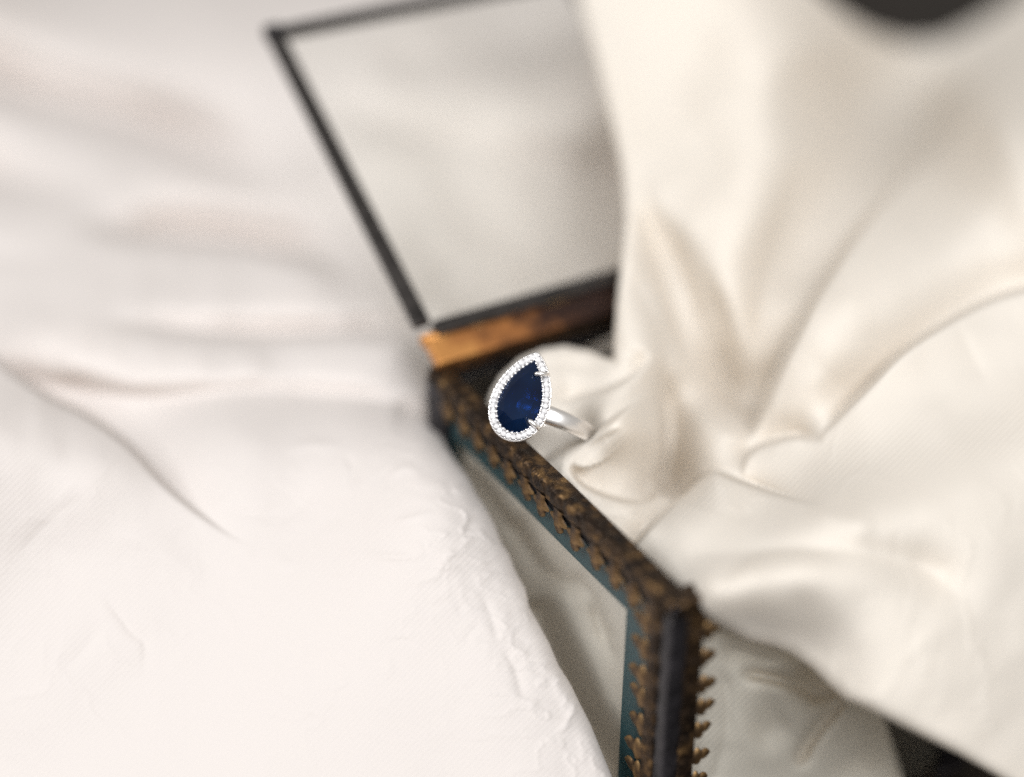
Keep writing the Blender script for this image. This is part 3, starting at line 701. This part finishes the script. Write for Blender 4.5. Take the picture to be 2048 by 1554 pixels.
# hinge: brass leaf and barrel between lid and back rim
def tube(bm, p0, p1, r, seg=14):
    p0, p1 = Vector(p0), Vector(p1); d = (p1 - p0); L = d.length
    mt = Matrix.Translation((p0 + p1) / 2) @ d.to_track_quat('Z', 'Y').to_matrix().to_4x4()
    bmesh.ops.create_cone(bm, cap_ends=True, segments=seg, radius1=r, radius2=r, depth=L, matrix=mt)
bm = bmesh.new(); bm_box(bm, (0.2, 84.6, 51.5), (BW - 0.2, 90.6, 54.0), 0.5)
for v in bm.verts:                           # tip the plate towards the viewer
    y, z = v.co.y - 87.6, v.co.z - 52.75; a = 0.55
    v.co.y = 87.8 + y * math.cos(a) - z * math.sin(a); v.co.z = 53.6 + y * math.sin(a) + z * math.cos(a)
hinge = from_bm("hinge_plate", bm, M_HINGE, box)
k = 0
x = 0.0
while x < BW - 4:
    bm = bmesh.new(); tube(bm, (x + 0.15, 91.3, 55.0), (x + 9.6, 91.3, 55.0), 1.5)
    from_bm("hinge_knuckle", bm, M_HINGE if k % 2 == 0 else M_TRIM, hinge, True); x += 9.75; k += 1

# ------------------------------------------------------------------ the ring
def pear(n, a, b, k=0.0):
    """pear outline, tip at +y; a half width, b half length"""
    out = []
    for i in range(n):
        t = 2 * math.pi * i / n
        y = math.cos(t); x = math.sin(t) * (math.sin(t / 2)) ** 0.49
        out.append((x * a * 1.02, y * b))
    return out
def resample(pts, n):
    p = np.array(pts + [pts[0]], float); s = np.r_[0, np.cumsum(np.linalg.norm(np.diff(p, axis=0), axis=1))]
    q = np.linspace(0, s[-1], n, endpoint=False)
    return [(float(np.interp(t, s, p[:, 0])), float(np.interp(t, s, p[:, 1]))) for t in q]
def inset(pts, d):
    p = np.array(pts); nx = np.roll(p, -1, 0) - np.roll(p, 1, 0); nn = np.stack([-nx[:, 1], nx[:, 0]], -1)
    nn /= np.maximum(np.linalg.norm(nn, axis=1, keepdims=True), 1e-9)
    c = p.mean(0); sg = np.sign(((c - p) * nn).sum(1, keepdims=True)); return [tuple(v) for v in p + nn * sg * d]

ring_n = np.array([-0.16, -0.20, -0.967]); ring_n /= np.linalg.norm(ring_n)      # face normal, camera space
up = np.array([0.30, -0.954, 0.0]); up -= ring_n * (up @ ring_n); up /= np.linalg.norm(up)   # pear axis
sidev = np.cross(up, ring_n); sidev = sidev if sidev[0] > 0 else -sidev
ring_c = at(1045, 792, 324.0)
ring = empty("sapphire_ring", (0, 0, 0))
rm = Matrix.Identity(4)
for i, vv in enumerate((c2w(sidev), c2w(up), c2w(ring_n))):
    for j in range(3): rm[j][i] = vv[j]
for j in range(3): rm[j][3] = ring_c[j] * MM
if rm.to_3x3().determinant() < 0:
    for j in range(3): rm[j][0] = -rm[j][0]
ring.matrix_world = rm
tag(ring, "silver ring with dark blue pear-shaped sapphire in a diamond halo, perched on the box rim", "ring")
# local frame: x right, y towards the pear's tip, z out of the face (mm)
A_, B_ = 6.65, 9.0                            # halo half width / half length
outer = resample(pear(240, A_, B_), 120)
mid = inset(outer, 0.92)
inner = inset(outer, 1.72)

# halo setting: a channel with outer wall
def loft(name, loops, mat, parent, close_caps=False, smooth=True):
    n = len(loops[0]); vs = [v for l in loops for v in l]; fs = []
    for k in range(len(loops) - 1):
        for i in range(n):
            j = (i + 1) % n; fs.append((k * n + i, k * n + j, (k + 1) * n + j, (k + 1) * n + i))
    if close_caps: fs += [tuple(range(n))[::-1], tuple((len(loops) - 1) * n + i for i in range(n))]
    return link_mesh(name, vs, fs, mat, parent, smooth)
Zp = lambda pts, z: [(x, y, z) for x, y in pts]
halo = loft("halo_setting", [Zp(inset(outer, 1.9), -1.5), Zp(inset(outer, 0.45), -1.3), Zp(inset(outer, 0.12), -1.0), Zp(outer, -0.35), Zp(inset(outer, 0.05), 0.02), Zp(inset(outer, 0.22), 0.08), Zp(inset(outer, 0.30), -0.1),
                             Zp(inset(outer, 1.62), -0.1), Zp(inset(outer, 1.72), 0.02), Zp(inset(outer, 1.9), -0.3), Zp(inset(outer, 1.9), -1.5)], M_SILVER, ring)
M_CHANNEL = mat_metal("grey_channel", [(0.3, (0.22, 0.21, 0.215)), (0.7, (0.6, 0.58, 0.59))], (0.3, 0.5), 900, 0.9, 0.1)  # greyer metal than the setting, showing in the gaps between stones
loft("channel_floor", [Zp(inset(outer, 0.36), -0.05), Zp(inset(outer, 1.58), -0.05)], M_CHANNEL, halo)
# small diamonds, each a part
def diamond_mesh(r):
    bm = bmesh.new(); n = 8
    tb = [bm.verts.new((r * 0.55 * math.cos(2 * math.pi * (i + .5) / n), r * 0.55 * math.sin(2 * math.pi * (i + .5) / n), r * 0.42)) for i in range(n)]
    gd = [bm.verts.new((r * math.cos(2 * math.pi * i / n), r * math.sin(2 * math.pi * i / n), 0)) for i in range(n)]
    cu = bm.verts.new((0, 0, -r * 0.8))
    bm.faces.new(tb)
    for i in range(n):
        j = (i + 1) % n
        bm.faces.new((gd[i], gd[j], tb[i])); bm.faces.new((tb[i], gd[j], tb[j])); bm.faces.new((gd[j], gd[i], cu))
    bmesh.ops.recalc_face_normals(bm, faces=bm.faces); bmesh.ops.scale(bm, vec=(MM,) * 3, verts=bm.verts)
    me = bpy.data.meshes.new("diamond"); bm.to_mesh(me); bm.free(); me.materials.append(M_DIAMOND); return me
DM = diamond_mesh(0.62)
ND = 40
for (x, y) in resample(mid, ND):
    o = bpy.data.objects.new("diamond", DM); col.objects.link(o); o.parent = ring
    o.location = (x * MM, y * MM, random.uniform(0.08, 0.26) * MM)
    o.rotation_euler = (random.uniform(-0.42, 0.42), random.uniform(-0.42, 0.42), random.uniform(0, 6.28))
# grain beads between the stones, inner and outer row
bm = bmesh.new()
for row, n_, rr in ((inset(outer, 0.30), ND, 0.25), (inset(outer, 1.62), ND, 0.36)):
    q = resample(row, n_ * 2)
    for k in range(1, n_ * 2, 2):
        x, y = q[k]
        bmesh.ops.create_icosphere(bm, subdivisions=1, radius=rr * random.uniform(0.85, 1.15), matrix=Matrix.Translation((x, y, 0.20)))
beads = from_bm("bead_grains", bm, M_SILVER, halo, True); beads['kind'] = "stuff"

# sapphire: pear with flat table, crown facets and a pavilion
NG = 20
gird = resample(inset(outer, 1.66), NG); mid_c = resample(inset(outer, 2.55), NG); cen = np.array([0.0, -1.2])
def sc(pts, f): return [(cen[0] + (x - cen[0]) * f, cen[1] + (y - cen[1]) * f) for x, y in pts]
bm = bmesh.new()
ringv = lambda pts, z: [bm.verts.new((x, y, z)) for x, y in pts]
g0, g1 = ringv(gird, 0.0), ringv(gird, 0.28)
half = NG // 2
tpts = sc([gird[i] for i in range(0, NG, 2)], 0.66)
tv = ringv(tpts, 1.7)
mpts = [((gird[i][0] * 0.82 + tpts[i // 2 % half][0] * 0.0), 0) for i in range(NG)]
bm.faces.new(tv)
for k in range(half):                        # kite facets between table corners and girdle
    i0, i1, i2 = 2 * k, (2 * k + 1) % NG, (2 * k + 2) % NG; j = (k + 1) % half
    bm.faces.new((g1[i0], g1[i1], tv[k])); bm.faces.new((g1[i1], tv[j], tv[k])); bm.faces.new((g1[i1], g1[i2], tv[j]))
for i in range(NG):
    j = (i + 1) % NG; bm.faces.new((g0[i], g0[j], g1[j], g1[i]))
p1 = ringv(sc([gird[i] for i in range(0, NG, 2)], 0.55), -1.5); cul = bm.verts.new((cen[0], cen[1], -2.4))
for k in range(half):
    i0, i1, i2 = 2 * k, (2 * k + 1) % NG, (2 * k + 2) % NG; j = (k + 1) % half
    bm.faces.new((g0[i1], g0[i0], p1[k])); bm.faces.new((p1[j], g0[i1], p1[k])); bm.faces.new((g0[i2], g0[i1], p1[j]))
    bm.faces.new((p1[j], p1[k], cul))
from_bm("sapphire", bm, M_SAPPHIRE, ring)

# claw prongs over the stone's right side
def prong(x, y, dx, dy):
    d = np.array([dx, dy]) / math.hypot(dx, dy); nrm = np.array([-d[1], d[0]])
    path = [(-0.35, -0.1), (-0.2, 0.65), (0.2, 1.12), (0.9, 1.42), (1.5, 1.52), (1.85, 1.42), (2.0, 1.25)]; rad = [0.42, 0.44, 0.45, 0.44, 0.43, 0.36, 0.12]
    loops = []
    for k, ((s, z), r_) in enumerate(zip(path, rad)):
        a, b = path[max(0, k - 1)], path[min(len(path) - 1, k + 1)]; tx, tz = b[0] - a[0], b[1] - a[1]; l = math.hypot(tx, tz); tx, tz = tx / l, tz / l
        lp = []
        for i in range(10):
            an = 2 * math.pi * i / 10; u, w = r_ * math.cos(an), r_ * math.sin(an)
            s_, z_ = s - tz * w, z + tx * w; q = np.array([x, y]) + d * s_ + nrm * u; lp.append((q[0], q[1], z_))
        loops.append(lp)
    return loft("prong", loops, M_SILVER, ring, True)
prong(3.0, 5.2, -1, -0.36)
prong(4.75, -4.9, -1.6, 0.62)

# band: polished half-round shank in the plane across the pear's axis
def band():
    R0 = 9.7; n = 96; m_ = 20; off_y = -1.7; lean = math.radians(16); vs = []; fs = []
    cxb, czb = math.sin(lean) * (R0 + 2.2), -math.cos(lean) * (R0 + 2.2)
    for i in range(n):
        t = 2 * math.pi * i / n                # t = 0 at the top, behind the halo
        top = (1 + math.cos(t)) / 2; wid = 1.6 + 0.25 * top; th = 1.0
        for k in range(m_):
            a = 2 * math.pi * k / m_
            dy = wid * math.copysign(abs(math.cos(a)) ** 0.8, math.cos(a)); dr = th * math.sin(a) if math.sin(a) > 0 else 0.3 * math.sin(a)
            r_ = R0 + dr; x, z = r_ * math.sin(t), r_ * math.cos(t)
            vs.append((cxb + x * math.cos(lean) - z * math.sin(lean), off_y + dy, czb + z * math.cos(lean) + x * math.sin(lean)))
    for k in range(n):
        kk = (k + 1) % n
        for i in range(m_):
            j = (i + 1) % m_; fs.append((k * m_ + i, k * m_ + j, kk * m_ + j, kk * m_ + i))
    return link_mesh("band", vs, fs, M_SILVER, ring, True)
band()
# gallery under the halo joining it to the band
loft("gallery", [Zp(inset(outer, 1.6), -1.45), Zp(sc(inset(outer, 1.9), 0.72), -2.9), Zp(sc(inset(outer, 1.9), 0.45), -3.4)], M_SILVER, ring, True)
